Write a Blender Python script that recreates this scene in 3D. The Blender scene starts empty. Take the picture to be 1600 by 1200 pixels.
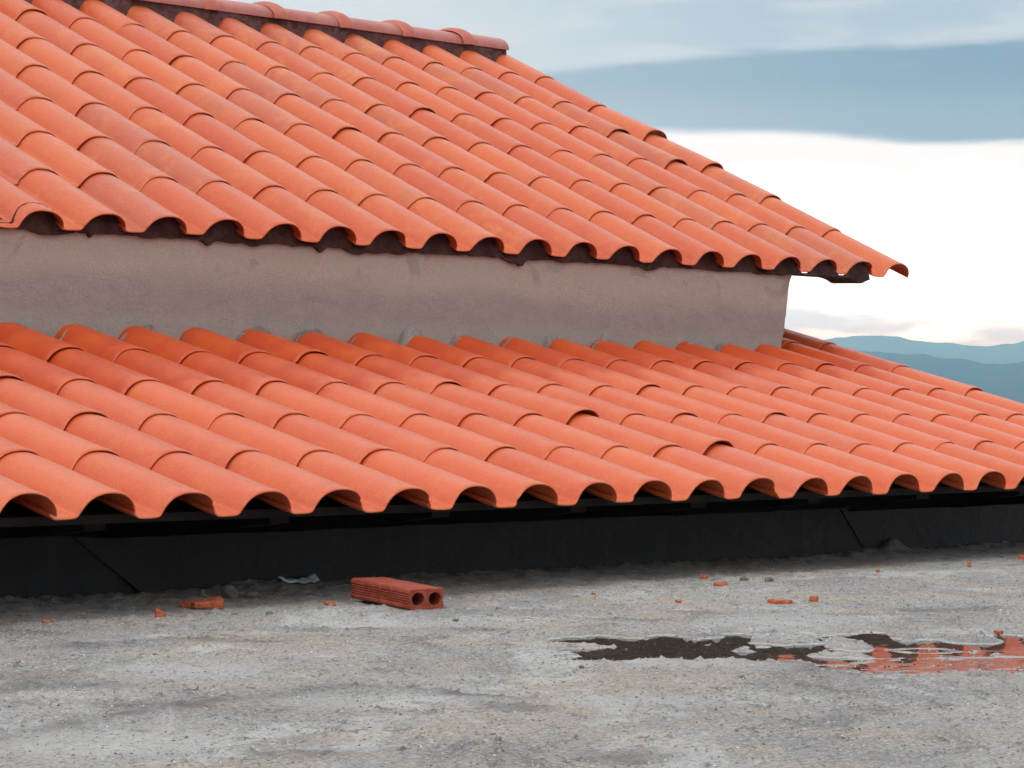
import bpy, math, random
import numpy as np
from mathutils import Vector, Matrix, Euler

random.seed(7)
S = bpy.context.scene
COL = S.collection
R = math.radians

# ------------------------------------------------------------------ camera
HEAD = R(43.3496)                       # heading of the view, measured from +X (the eaves run along X, uphill is +Y)
CAM_Z = 0.414
cam_d = bpy.data.cameras.new('camera')
cam = bpy.data.objects.new('camera', cam_d)
COL.objects.link(cam)
cam.location = (0, 0, CAM_Z)
cam.rotation_euler = (R(90), 0, HEAD - R(90))
cam_d.sensor_width = 36.0
cam_d.lens = 4389.47 / 1600 * 36.0
cam_d.shift_y = 47.28 / 1600
cam_d.clip_start = 0.05
cam_d.clip_end = 60000
S.camera = cam

# ------------------------------------------------------------------ light and exposure
SUN_EL, SUN_AZ = R(52), HEAD + R(145)   # behind the camera, to the left, veiled by the overcast
sun_d = bpy.data.lights.new('sun', 'SUN')
sun_d.energy = 1.15
sun_d.angle = R(14)
sun_d.color = (1.0, 0.96, 0.90)
sun = bpy.data.objects.new('sun', sun_d)
COL.objects.link(sun)
sd = Vector((math.cos(SUN_AZ) * math.cos(SUN_EL), math.sin(SUN_AZ) * math.cos(SUN_EL), math.sin(SUN_EL)))
sun.rotation_euler = sd.to_track_quat('Z', 'Y').to_euler()
sun.location = sd * 50

S.view_settings.view_transform = 'Standard'
S.view_settings.look = 'None'
S.view_settings.gamma = 1.0
S.view_settings.exposure = 0.0
S.cycles.max_bounces = 8
S.cycles.diffuse_bounces = 4
S.cycles.glossy_bounces = 4
S.cycles.transparent_max_bounces = 8
S.cycles.volume_bounces = 8
S.cycles.sample_clamp_indirect = 6.0


class NT:
    """small helper for node trees"""
    def __init__(self, tree):
        self.t = tree
        self.n = tree.nodes
        self.n.clear()

    def node(self, kind, **kw):
        nd = self.n.new(kind)
        for k, v in kw.items():
            setattr(nd, k, v)
        return nd

    def put(self, sock, v):
        if v is None:
            return
        if isinstance(v, bpy.types.NodeSocket):
            self.t.links.new(v, sock)
        else:
            if hasattr(sock, 'default_value'):
                dv = sock.default_value
                if hasattr(dv, '__len__') and len(dv) == 4 and len(v) == 3:
                    v = (*v, 1.0)
            sock.default_value = v

    def math(self, op, a, b=None, c=None, clamp=False):
        nd = self.node('ShaderNodeMath', operation=op, use_clamp=clamp)
        for s, v in zip(nd.inputs, (a, b, c)):
            self.put(s, v)
        return nd.outputs[0]

    def ramp(self, v, a, b, lo=0.0, hi=1.0, smooth=True):
        nd = self.node('ShaderNodeMapRange', interpolation_type='SMOOTHSTEP' if smooth else 'LINEAR')
        self.put(nd.inputs['Value'], v)
        self.put(nd.inputs['From Min'], a)
        self.put(nd.inputs['From Max'], b)
        self.put(nd.inputs['To Min'], lo)
        self.put(nd.inputs['To Max'], hi)
        return nd.outputs[0]

    def mix(self, f, a, b, blend='MIX'):
        nd = self.node('ShaderNodeMix', data_type='RGBA', blend_type=blend, clamp_factor=True)
        self.put(nd.inputs[0], f)
        self.put(nd.inputs[6], a)
        self.put(nd.inputs[7], b)
        return nd.outputs[2]

    def noise(self, vec, scale, detail=4.0, rough=0.55, dist=0.0):
        nd = self.node('ShaderNodeTexNoise')
        self.put(nd.inputs['Vector'], vec)
        nd.inputs['Scale'].default_value = scale
        nd.inputs['Detail'].default_value = detail
        nd.inputs['Roughness'].default_value = rough
        nd.inputs['Distortion'].default_value = dist
        return nd.outputs[0]

    def vmul(self, vec, m):
        nd = self.node('ShaderNodeVectorMath', operation='MULTIPLY')
        self.put(nd.inputs[0], vec)
        nd.inputs[1].default_value = m
        return nd.outputs[0]

    def sep(self, vec):
        nd = self.node('ShaderNodeSeparateXYZ')
        self.put(nd.inputs[0], vec)
        return nd.outputs

    def comb(self, x, y, z):
        nd = self.node('ShaderNodeCombineXYZ')
        for s, v in zip(nd.inputs, (x, y, z)):
            self.put(s, v)
        return nd.outputs[0]

    def bump(self, h, strength, dist):
        nd = self.node('ShaderNodeBump')
        self.put(nd.inputs['Strength'], strength)
        nd.inputs['Distance'].default_value = dist
        self.put(nd.inputs['Height'], h)
        return nd.outputs[0]

    def principled(self, color, rough=0.6, normal=None, spec=0.5, ior=1.45):
        nd = self.node('ShaderNodeBsdfPrincipled')
        self.put(nd.inputs['Base Color'], color)
        self.put(nd.inputs['Roughness'], rough)
        self.put(nd.inputs['Specular IOR Level'], spec)
        nd.inputs['IOR'].default_value = ior
        if normal is not None:
            self.put(nd.inputs['Normal'], normal)
        return nd.outputs[0]

    def out(self, surf=None, vol=None):
        o = self.node('ShaderNodeOutputMaterial')
        if surf is not None:
            self.t.links.new(surf, o.inputs['Surface'])
        if vol is not None:
            self.t.links.new(vol, o.inputs['Volume'])


def new_mat(name):
    m = bpy.data.materials.new(name)
    m.use_nodes = True
    return m, NT(m.node_tree)


# ------------------------------------------------------------------ sky: Nishita behind layered overcast, all by direction
W = bpy.data.worlds.new('World')
S.world = W
W.use_nodes = True
w = NT(W.node_tree)
sky = w.node('ShaderNodeTexSky', sky_type='NISHITA', sun_disc=False)
sky.sun_elevation = SUN_EL
sky.sun_rotation = R(90) - SUN_AZ
blue = w.mix(1.0, sky.outputs[0], (0.09, 0.09, 0.09), 'MULTIPLY')
tc = w.node('ShaderNodeTexCoord')
x, y, z = w.sep(tc.outputs['Generated'])
elev = w.math('MULTIPLY', w.math('ARCSINE', z), 180 / math.pi)
# azimuth in degrees clockwise from compass direction HEAD (a fixed direction of the place)
ax = w.math('ADD', w.math('MULTIPLY', x, math.sin(HEAD)), w.math('MULTIPLY', y, -math.cos(HEAD)))
ay = w.math('ADD', w.math('MULTIPLY', x, math.cos(HEAD)), w.math('MULTIPLY', y, math.sin(HEAD)))
az = w.math('MULTIPLY', w.math('ARCTAN2', ax, ay), 180 / math.pi)
p_ang = w.comb(az, elev, 0.0)
n_big = w.noise(w.vmul(p_ang, (0.10, 0.55, 1)), 1.0, 4.0, 0.5)
n_mid = w.noise(w.vmul(p_ang, (0.28, 1.6, 1)), 1.0, 5.0, 0.55, 0.4)
wob = w.math('MULTIPLY', w.math('SUBTRACT', n_mid, 0.5), 0.30)
e2 = w.math('ADD', elev, wob)
# lower edge of the dark cloud bank
lo_edge = w.math('SUBTRACT', 5.70, w.ramp(az, 5.0, 9.0, 0.0, 0.30))
below = w.ramp(w.math('SUBTRACT', e2, lo_edge), -0.08, 0.17)
# upper edge, tapering to a point at az ~ 0.6
hi_edge = w.math('ADD', w.ramp(az, 0.3, 4.2, 6.93, 7.28), w.ramp(az, 3.0, 11.0, 0.0, 0.24, False))
top = w.ramp(w.math('SUBTRACT', e2, hi_edge), -0.14, 0.10, 1.0, 0.0)
tip = w.ramp(az, -2.5, 1.6)
back = w.ramp(w.math('ABSOLUTE', az), 60, 110, 1.0, 0.0)
bank = w.math('MULTIPLY', w.math('MULTIPLY', below, top), w.math('MULTIPLY', tip, back))
# colours of the layers
c_glow = w.mix(w.ramp(w.math('ABSOLUTE', az), 45, 95), (3.0, 4.1, 5.4), (1.2, 1.25, 1.3))     # extra blue-white brightness added low ahead, to light the haze over the hills
c_glow = w.mix(w.ramp(w.math('ADD', elev, w.math('MULTIPLY', n_mid, 1.2)), 2.2, 5.9), c_glow, (1.14, 1.22, 1.27))
veil = w.math('MULTIPLY', w.ramp(n_mid, 0.38, 0.60), w.ramp(elev, 1.9, 3.6, 1.0, 0.0))
c_glow = w.mix(w.math('MULTIPLY', w.math('MULTIPLY', veil, 0.95), w.ramp(w.math('ABSOLUTE', az), 14, 24, 1.0, 0.0)), c_glow, (1.00, 1.5, 2.35))
c_high = w.mix(w.ramp(w.math('ADD', az, w.math('MULTIPLY', elev, 1.1)), 5.0, 15.0), (0.70, 0.78, 0.82), (0.44, 0.55, 0.65))
c_high = w.mix(w.math('MULTIPLY', w.ramp(n_mid, 0.42, 0.68), 0.55), c_high, (0.72, 0.78, 0.81))
c_over = w.mix(w.ramp(n_big, 0.35, 0.68), (0.95, 0.99, 1.04), (1.45, 1.45, 1.44))
c_high = w.mix(w.ramp(elev, 9.5, 24.0), c_high, c_over)
c_sky = w.mix(w.ramp(e2, 5.55, 6.3), c_glow, c_high)
dk = w.math('ADD', w.math('MULTIPLY', w.ramp(az, 0.5, 9.5), 0.62), w.math('MULTIPLY', w.ramp(elev, 5.9, 6.9), 0.38))
c_bank = w.mix(dk, (0.42, 0.515, 0.59), (0.20, 0.288, 0.370))
c_bank = w.mix(w.math('MULTIPLY', w.ramp(n_mid, 0.5, 0.8), 0.3), c_bank, (0.36, 0.47, 0.56))
c_sky = w.mix(bank, c_sky, c_bank)
c_sky = w.mix(0.05, c_sky, blue)
bg = w.node('ShaderNodeBackground')
w.put(bg.inputs['Color'], c_sky)
bg.inputs['Strength'].default_value = 1.0
wo = w.node('ShaderNodeOutputWorld')
w.t.links.new(bg.outputs[0], wo.inputs['Surface'])

# ------------------------------------------------------------------ numpy noise and mesh helpers
def vnoise(px, py, seed=0):
    xi = np.floor(px).astype(np.int64); yi = np.floor(py).astype(np.int64)
    fx = px - xi; fy = py - yi
    fx = fx * fx * fx * (fx * (fx * 6 - 15) + 10); fy = fy * fy * fy * (fy * (fy * 6 - 15) + 10)
    def h(a, b):
        n = (a * 374761393 + b * 668265263 + seed * 1442695041) & 0xffffffff
        n = ((n ^ (n >> 13)) * 1274126177) & 0xffffffff
        n = ((n ^ (n >> 16)) * 2246822519) & 0xffffffff
        return ((n ^ (n >> 15)) & 0xffff) / 65535.0
    a = h(xi, yi); b = h(xi + 1, yi); c = h(xi, yi + 1); d = h(xi + 1, yi + 1)
    return (a + (b - a) * fx) * (1 - fy) + (c + (d - c) * fx) * fy - 0.5


def fbm(px, py, seed=0, octv=4, gain=0.5):
    t = 0; amp = 1.0
    for k in range(octv):
        t = t + amp * vnoise(px * 2 ** k + 17.3 * k, py * 2 ** k - 9.1 * k, seed + k)
        amp *= gain
    return t


def sstep(a, b, v):
    t = np.clip((v - a) / (b - a), 0, 1)
    return t * t * (3 - 2 * t)


def link(name, mesh, mat=None, parent=None, smooth=True, sharp=None):
    if mat is not None:
        mesh.materials.clear()
        mesh.materials.append(mat)
    if smooth:
        mesh.polygons.foreach_set('use_smooth', [True] * len(mesh.polygons))
        if sharp:
            mesh.set_sharp_from_angle(angle=R(sharp))
    o = bpy.data.objects.new(name, mesh)
    COL.objects.link(o)
    if parent is not None:
        o.parent = parent
    return o


def pymesh(name, v, f):
    m = bpy.data.meshes.new(name)
    m.from_pydata([tuple(p) for p in v], [], f)
    m.update()
    return m


def grid_mesh(name, X, Y, Z):
    """X, Y, Z are (n, m) arrays"""
    n, m = X.shape
    v = np.stack([X, Y, Z], -1).reshape(-1, 3)
    i = np.arange(n * m).reshape(n, m)
    f = np.stack([i[:-1, :-1], i[1:, :-1], i[1:, 1:], i[:-1, 1:]], -1).reshape(-1, 4)
    me = bpy.data.meshes.new(name)
    me.vertices.add(len(v)); me.vertices.foreach_set('co', v.astype(np.float32).ravel())
    me.loops.add(f.size); me.loops.foreach_set('vertex_index', f.astype(np.int32).ravel())
    me.polygons.add(len(f))
    me.polygons.foreach_set('loop_start', np.arange(0, f.size, 4, dtype=np.int32))
    me.update(calc_edges=True)
    return me


def tag(o, label=None, cat=None, group=None, kind=None):
    if label: o['label'] = label
    if cat: o['category'] = cat
    if group: o['group'] = group
    if kind: o['kind'] = kind
    return o


def empty(name, loc, label, cat, group=None):
    o = bpy.data.objects.new(name, None)
    COL.objects.link(o)
    o.location = loc
    o.empty_display_size = 0.1
    return tag(o, label, cat, group)


class MB:
    def __init__(self):
        self.v = []; self.f = []

    def box(self, x0, x1, y0, y1, z0, z1, M=None, jit=0.0):
        b = len(self.v)
        for a in (x0, x1):
            for c in (y0, y1):
                for d in (z0, z1):
                    p = Vector((a + random.uniform(-jit, jit), c + random.uniform(-jit, jit), d + random.uniform(-jit, jit)))
                    self.v.append(tuple(M @ p) if M else tuple(p))
        for q in ((0, 1, 3, 2), (4, 6, 7, 5), (0, 4, 5, 1), (2, 3, 7, 6), (0, 2, 6, 4), (1, 5, 7, 3)):
            self.f.append([b + k for k in q])
        return self

    def add(self, v, f, M=None):
        b = len(self.v)
        for p in v:
            p = Vector(p)
            self.v.append(tuple(M @ p) if M else tuple(p))
        self.f += [[b + k for k in q] for q in f]
        return self

    def build(self, name, mat, parent=None, smooth=False, sharp=40):
        return link(name, pymesh(name, self.v, self.f), mat, parent, smooth, sharp)


def unparent_space(o, parent):
    """keep world coordinates used in the mesh although the parent Empty sits elsewhere"""
    o.matrix_parent_inverse = Matrix.Translation(-Vector(parent.location))
    return o


# ------------------------------------------------------------------ materials
def clay_mat(name, lower):
    m, t = new_mat(name)
    g = t.node('ShaderNodeNewGeometry')
    oi = t.node('ShaderNodeObjectInfo')
    pos = g.outputs['Position']
    rnd = t.math('FRACT', t.math('ADD', t.math('MULTIPLY', oi.outputs['Random'], 3.7), g.outputs['Random Per Island']))
    rnd2 = t.math('FRACT', t.math('MULTIPLY', rnd, 13.31))
    n1 = t.noise(pos, 9.0, 5.0, 0.6, 0.3)
    n2 = t.noise(pos, 38.0, 5.0, 0.65)
    n3 = t.noise(pos, 230.0, 5.0, 0.8)
    # kiln colour of every tile: red-pink to orange
    if lower:
        base = t.mix(rnd, (0.57, 0.088, 0.024), (0.63, 0.118, 0.035))
        base = t.mix(t.math('MULTIPLY', t.ramp(rnd2, 0.72, 1.0), 0.5), base, (0.52, 0.105, 0.062))
        base = t.mix(t.ramp(n1, 0.40, 0.66, 0.0, 0.35), base, (0.64, 0.170, 0.055))
        base = t.mix(t.ramp(n2, 0.46, 0.68, 0.0, 0.35), base, (0.62, 0.150, 0.062))
    else:
        base = t.mix(rnd, (0.54, 0.086, 0.025), (0.61, 0.125, 0.033))
        base = t.mix(t.math('MULTIPLY', t.ramp(rnd2, 0.60, 1.0), 0.8), base, (0.47, 0.105, 0.055))
        flame = t.math('MULTIPLY', t.ramp(n1, 0.48, 0.66), t.ramp(rnd2, 0.25, 0.75, 0.2, 1.0))
        base = t.mix(t.math('MULTIPLY', flame, t.ramp(n2, 0.38, 0.62, 0.22, 0.62)), base, (0.66, 0.215, 0.050))
        soot = t.math('MULTIPLY', t.ramp(t.noise(pos, 6.3, 4.0, 0.6), 0.54, 0.70), t.ramp(rnd, 0.45, 0.9))
        base = t.mix(t.math('MULTIPLY', soot, t.ramp(n2, 0.38, 0.62, 0.55, 0.25)), base, (0.34, 0.115, 0.055))
        base = t.mix(t.ramp(n2, 0.50, 0.70, 0.0, 0.25), base, (0.62, 0.195, 0.100))
    base = t.mix(t.ramp(n3, 0.36, 0.50, 0.34, 0.0), base, (0.34, 0.065, 0.032))
    base = t.mix(t.ramp(n3, 0.50, 0.64, 0.0, 0.32), base, (0.70, 0.22, 0.09))
    rough = t.ramp(n2, 0.3, 0.7, 0.29, 0.44)
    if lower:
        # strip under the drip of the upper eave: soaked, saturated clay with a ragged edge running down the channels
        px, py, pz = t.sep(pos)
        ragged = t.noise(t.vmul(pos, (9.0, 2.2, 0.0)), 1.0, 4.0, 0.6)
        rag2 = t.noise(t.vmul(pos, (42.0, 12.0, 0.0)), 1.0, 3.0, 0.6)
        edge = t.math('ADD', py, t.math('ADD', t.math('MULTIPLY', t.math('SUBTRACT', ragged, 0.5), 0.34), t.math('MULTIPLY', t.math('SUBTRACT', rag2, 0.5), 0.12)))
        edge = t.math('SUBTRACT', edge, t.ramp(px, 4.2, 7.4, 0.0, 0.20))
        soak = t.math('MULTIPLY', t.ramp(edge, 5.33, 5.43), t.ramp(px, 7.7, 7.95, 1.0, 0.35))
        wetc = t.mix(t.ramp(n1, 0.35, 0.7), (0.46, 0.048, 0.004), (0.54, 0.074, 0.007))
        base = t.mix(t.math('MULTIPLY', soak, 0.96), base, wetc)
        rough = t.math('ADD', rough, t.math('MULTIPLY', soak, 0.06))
    h = t.math('ADD', t.math('MULTIPLY', n3, 0.5), n2)
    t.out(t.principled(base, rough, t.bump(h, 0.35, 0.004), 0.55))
    return m


M_TILE_UP = clay_mat('clay_upper', False)
M_TILE_LO = clay_mat('clay_lower', True)


def simple_mat(name, c1, c2, scale=12, rough=0.7, bump=0.4, bdist=0.004, c3=None, spec=0.4, fine=180):
    m, t = new_mat(name)
    g = t.node('ShaderNodeNewGeometry')
    n = t.noise(g.outputs['Position'], scale, 6.0, 0.62, 0.2)
    f = t.noise(g.outputs['Position'], fine, 4.0, 0.65)
    c = t.mix(t.ramp(n, 0.34, 0.66), c1, c2)
    if c3:
        c = t.mix(t.ramp(f, 0.52, 0.72, 0.0, 0.6), c, c3)
    t.out(t.principled(c, rough, t.bump(t.math('ADD', n, t.math('MULTIPLY', f, 0.6)), bump, bdist), spec))
    return m


M_RIDGE = simple_mat('clay_ridge', (0.40, 0.105, 0.085), (0.46, 0.150, 0.120), 14, 0.38, 0.3, 0.003, (0.50, 0.20, 0.16), 0.5)
M_COLLAR = simple_mat('clay_collar', (0.44, 0.115, 0.085), (0.52, 0.155, 0.10), 30, 0.5, 0.3, 0.003, (0.42, 0.12, 0.09), 0.5)
M_DMORTAR = simple_mat('dark_red_mortar', (0.085, 0.040, 0.040), (0.19, 0.095, 0.085), 32, 0.85, 0.9, 0.008, (0.20, 0.10, 0.09), 0.2)
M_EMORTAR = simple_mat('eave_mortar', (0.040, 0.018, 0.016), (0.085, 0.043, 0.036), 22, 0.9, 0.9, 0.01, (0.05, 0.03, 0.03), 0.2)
M_GMORTAR = simple_mat('grey_mortar', (0.20, 0.175, 0.165), (0.28, 0.245, 0.23), 30, 0.9, 0.9, 0.008, (0.34, 0.31, 0.29), 0.2)
M_WOOD = simple_mat('dark_wood', (0.009, 0.006, 0.005), (0.016, 0.010, 0.009), 9, 0.75, 0.4, 0.004, None, 0.3)
M_BRICK = simple_mat('brick_clay', (0.28, 0.052, 0.029), (0.39, 0.086, 0.050), 34, 0.8, 1.0, 0.006, (0.46, 0.17, 0.12), 0.3)
M_SHARD = simple_mat('shard_clay', (0.40, 0.085, 0.040), (0.56, 0.16, 0.070), 90, 0.8, 1.0, 0.006, (0.40, 0.20, 0.13), 0.3)
M_STONE = simple_mat('stone_grey', (0.11, 0.10, 0.096), (0.21, 0.19, 0.178), 30, 0.9, 0.9, 0.006, (0.25, 0.23, 0.21), 0.2)
M_WHITE = simple_mat('white_crumb', (0.62, 0.62, 0.60), (0.80, 0.80, 0.78), 60, 0.8, 0.5, 0.003)
M_GRIT = simple_mat('grit', (0.13, 0.115, 0.105), (0.50, 0.46, 0.42), 160, 0.85, 0.3, 0.002)
M_PAPER = simple_mat('scrap', (0.42, 0.52, 0.50), (0.58, 0.66, 0.64), 20, 0.45, 0.3, 0.003)


def wall_mat():
    m, t = new_mat('raw_plaster')
    g = t.node('ShaderNodeNewGeometry')
    pos = g.outputs['Position']
    px, py, pz = t.sep(pos)
    n1 = t.noise(t.vmul(pos, (1.4, 1.4, 5.0)), 1.0, 5.0, 0.6, 0.5)
    n2 = t.noise(pos, 14.0, 6.0, 0.65)
    n3 = t.noise(pos, 300.0, 4.0, 0.7)
    n4 = t.noise(t.vmul(pos, (5.0, 5.0, 9.0)), 1.0, 3.0, 0.5, 1.2)
    # lower half still damp after the rain: greyer
    hgt = t.math('ADD', pz, t.math('MULTIPLY', t.math('SUBTRACT', n1, 0.5), 0.16))
    damp = t.ramp(hgt, 0.73, 0.82, 1.0, 0.0)
    c = t.mix(damp, (0.485, 0.405, 0.362), (0.33, 0.292, 0.270))
    c = t.mix(t.ramp(n2, 0.40, 0.68, 0.0, 0.45), c, (0.44, 0.36, 0.32))
    c = t.mix(t.math('MULTIPLY', t.ramp(n4, 0.57, 0.64), t.ramp(pz, 0.78, 0.84, 0.0, 0.38)), c, (0.27, 0.21, 0.19))
    c = t.mix(t.ramp(pz, 0.66, 0.70, 0.45, 0.0), c, (0.38, 0.365, 0.335))
    c = t.mix(t.ramp(n3, 0.34, 0.52, 0.55, 0.0), c, (0.20, 0.155, 0.14))
    c = t.mix(t.ramp(n3, 0.58, 0.76, 0.0, 0.25), c, (0.64, 0.54, 0.48))
    h = t.math('ADD', t.math('ADD', t.math('MULTIPLY', n3, 0.35), n2), n4)
    t.out(t.principled(c, 0.9, t.bump(h, 0.7, 0.008), 0.25))
    return m


M_WALL = wall_mat()


def bitumen_mat():
    m, t = new_mat('black_bitumen')
    g = t.node('ShaderNodeNewGeometry')
    pos = g.outputs['Position']
    n1 = t.noise(pos, 3.0, 5.0, 0.6)
    n2 = t.noise(pos, 260.0, 4.0, 0.7)
    streak = t.noise(t.vmul(pos, (26.0, 26.0, 1.5)), 1.0, 3.0, 0.5)
    c = t.mix(t.ramp(n1, 0.3, 0.7), (0.017, 0.018, 0.020), (0.026, 0.026, 0.028))
    c = t.mix(t.ramp(streak, 0.60, 0.74, 0.0, 0.35), c, (0.045, 0.045, 0.046))
    c = t.mix(t.ramp(n2, 0.55, 0.75, 0.0, 0.3), c, (0.055, 0.055, 0.056))
    big = t.noise(t.vmul(pos, (7.0, 7.0, 11.0)), 1.0, 4.0, 0.6, 0.6)
    t.out(t.principled(c, 0.55, t.bump(t.math('ADD', t.math('MULTIPLY', n2, 0.3), t.math('MULTIPLY', big, 2.0)), 0.6, 0.012), 0.4))
    return m


M_BLACK = bitumen_mat()

# ------------------------------------------------------------------ terrain with far ridges
def terrain():
    azs = np.concatenate([np.arange(-180, -12, 1.5), np.arange(-12, 18, 0.06), np.arange(18, 180.01, 1.5)])
    rad = np.concatenate([np.linspace(20, 400, 8), np.linspace(600, 3600, 10), np.linspace(3800, 6400, 22), np.linspace(6700, 12000, 26), [13000.0]])
    A, Q = np.meshgrid(azs, rad, indexing='ij')
    pa = np.array([-180, -60, -20, 0, 3.0, 5.2, 6.6, 7.3, 7.9, 8.4, 9.0, 9.5, 9.9, 10.6, 13, 20, 60, 180], float)
    far = np.array([200, 240, 230, 200, 205, 222, 270, 280, 272, 256, 243, 240, 248, 262, 290, 240, 200, 200], float)
    near = np.array([90, 110, 120, 100, 105, 112, 116, 114, 112, 108, 102, 95, 92, 96, 110, 120, 100, 90], float)
    Hf = np.interp(azs, pa, far) + 10 * fbm(azs * 1.9, azs * 0, 5, 4)
    Hn = np.interp(azs, pa, near) + 5 * fbm(azs * 2.3 + 50, azs * 0, 9, 4)
    Z = -55 + 51.5 * sstep(300, 20, Q)
    Z = np.maximum(Z, -55 + (Hn[:, None] + 55) * np.exp(-((Q - 5200) / 800) ** 2))
    Z = np.maximum(Z, -55 + (Hf[:, None] + 55) * np.exp(-((Q - 10000) / 1300) ** 2))
    ang = HEAD - np.radians(A)
    X = Q * np.cos(ang); Y = Q * np.sin(ang)
    rough = fbm(X / 420, Y / 420, 3, 4)
    Z = Z + rough * 26 * sstep(1500, 3500, Q) * (1 - np.exp(-((Q - 10000) / 700) ** 2)) * (1 - np.exp(-((Q - 5200) / 350) ** 2))
    # close the hole in the middle
    Xc = np.concatenate([np.zeros((len(azs), 1)), X], 1); Yc = np.concatenate([np.zeros((len(azs), 1)), Y], 1)
    Zc = np.concatenate([np.full((len(azs), 1), -3.5), Z], 1)
    m, t = new_mat('wooded_hills')
    g = t.node('ShaderNodeNewGeometry')
    n = t.noise(g.outputs['Position'], 0.012, 6.0, 0.65)
    c = t.mix(t.ramp(n, 0.35, 0.65), (0.012, 0.024, 0.022), (0.036, 0.048, 0.042))
    t.out(t.principled(c, 0.95, None, 0.1))
    o = link('terrain', grid_mesh('terrain', Xc, Yc, Zc), m)
    tag(o, kind='structure')
    o['label'] = 'wooded hills and valley floor fading blue behind the roofs'


terrain()

# ------------------------------------------------------------------ concrete yard, one sheet, fine where the picture looks at it
WATER = -0.0060
FW = np.array([math.cos(HEAD), math.sin(HEAD)]); RT = np.array([math.sin(HEAD), -math.cos(HEAD)])


def blob(U, V, cx, cy, a, b):
    """elliptic falloff, long axis a along the lie of the screed (RT), b across"""
    dx = U - cx; dy = V - cy
    s = dx * RT[0] + dy * RT[1]; q = dx * FW[0] + dy * FW[1]
    return np.sqrt((s / a) ** 2 + (q / b) ** 2)


STEP = np.array([(2.05, 2.86), (2.166, 2.919), (2.272, 2.966), (2.375, 3.015), (2.554, 3.041), (2.753, 3.090), (2.903, 3.099), (2.949, 2.994), (2.933, 2.846), (2.964, 2.760)])
SCUFF_SHADE = [(2.692, 3.562, .07, .10), (2.575, 3.462, .06, .09), (2.644, 3.388, .08, .08), (2.517, 3.080, .08, .06), (3.360, 3.841, .06, .05), (3.344, 3.963, .10, .06),
         (3.618, 4.006, .09, .06), (3.711, 3.908, .06, .04), (2.400, 3.242, .03, .05), (2.856, 2.671, .06, .05), (2.557, 2.223, .08, .07), (2.310, 2.522, .04, .04),
         (3.110, 4.004, .10, .10), (3.862, 3.747, .07, .06), (4.885, 3.428, .09, .05), (4.726, 3.460, .08, .05), (4.280, 3.670, .10, .05), (4.498, 3.700, .08, .06),
         (1.7, 2.9, .2, .2), (5.6, 3.4, .3, .2), (3.3, 1.4, .2, .2)]
PALE = [(2.179, 2.805, .16, .20), (2.929, 3.471, .14, .16), (2.743, 2.942, .10, .10), (3.044, 2.622, .12, .10), (3.582, 2.946, .14, .12), (4.45, 3.45, .2, .2), (3.9, 3.9, .2, .14)]


def stains(U, V, s, q):
    """dark patches (dirt scuffs with painted flake shade), worn pale patches and the edge of an older screed: (dark, pale, ridge)"""
    wx = 0.05 * fbm(s * 7, q * 6, 161, 3); wy = 0.05 * fbm(s * 7 + 31, q * 6, 163, 3)
    dk = np.zeros(U.shape); pl = np.zeros(U.shape); rg = np.zeros(U.shape)
    for lst, out in ((SCUFF_SHADE, dk), (PALE, pl)):
        for cx, cy, a, b in lst:
            m_ = (np.abs(U - cx) < 0.8) & (np.abs(V - cy) < 0.8)
            if m_.any():
                out[m_] = np.maximum(out[m_], sstep(1.5, 0.3, blob(U[m_] + wx[m_], V[m_] + wy[m_], cx, cy, a, b)))
    m_ = (U < 3.4) & (U > 1.8) & (V > 2.4) & (V < 3.5)
    if m_.any():
        uu, vv = U[m_] + 0.25 * wx[m_], V[m_] + 0.25 * wy[m_]
        best = np.full(uu.shape, 9.0)
        for (ax_, ay_), (bx_, by_) in zip(STEP[:-1], STEP[1:]):
            ex, ey = bx_ - ax_, by_ - ay_
            t_ = np.clip(((uu - ax_) * ex + (vv - ay_) * ey) / (ex * ex + ey * ey), 0, 1)
            best = np.minimum(best, np.hypot(uu - ax_ - t_ * ex, vv - ay_ - t_ * ey))
        rg[m_] = np.exp(-(best / 0.030) ** 2) * (0.55 + fbm(uu * 14, vv * 14, 167, 2))
    return dk, pl, np.clip(rg, 0, 1.2)


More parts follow.
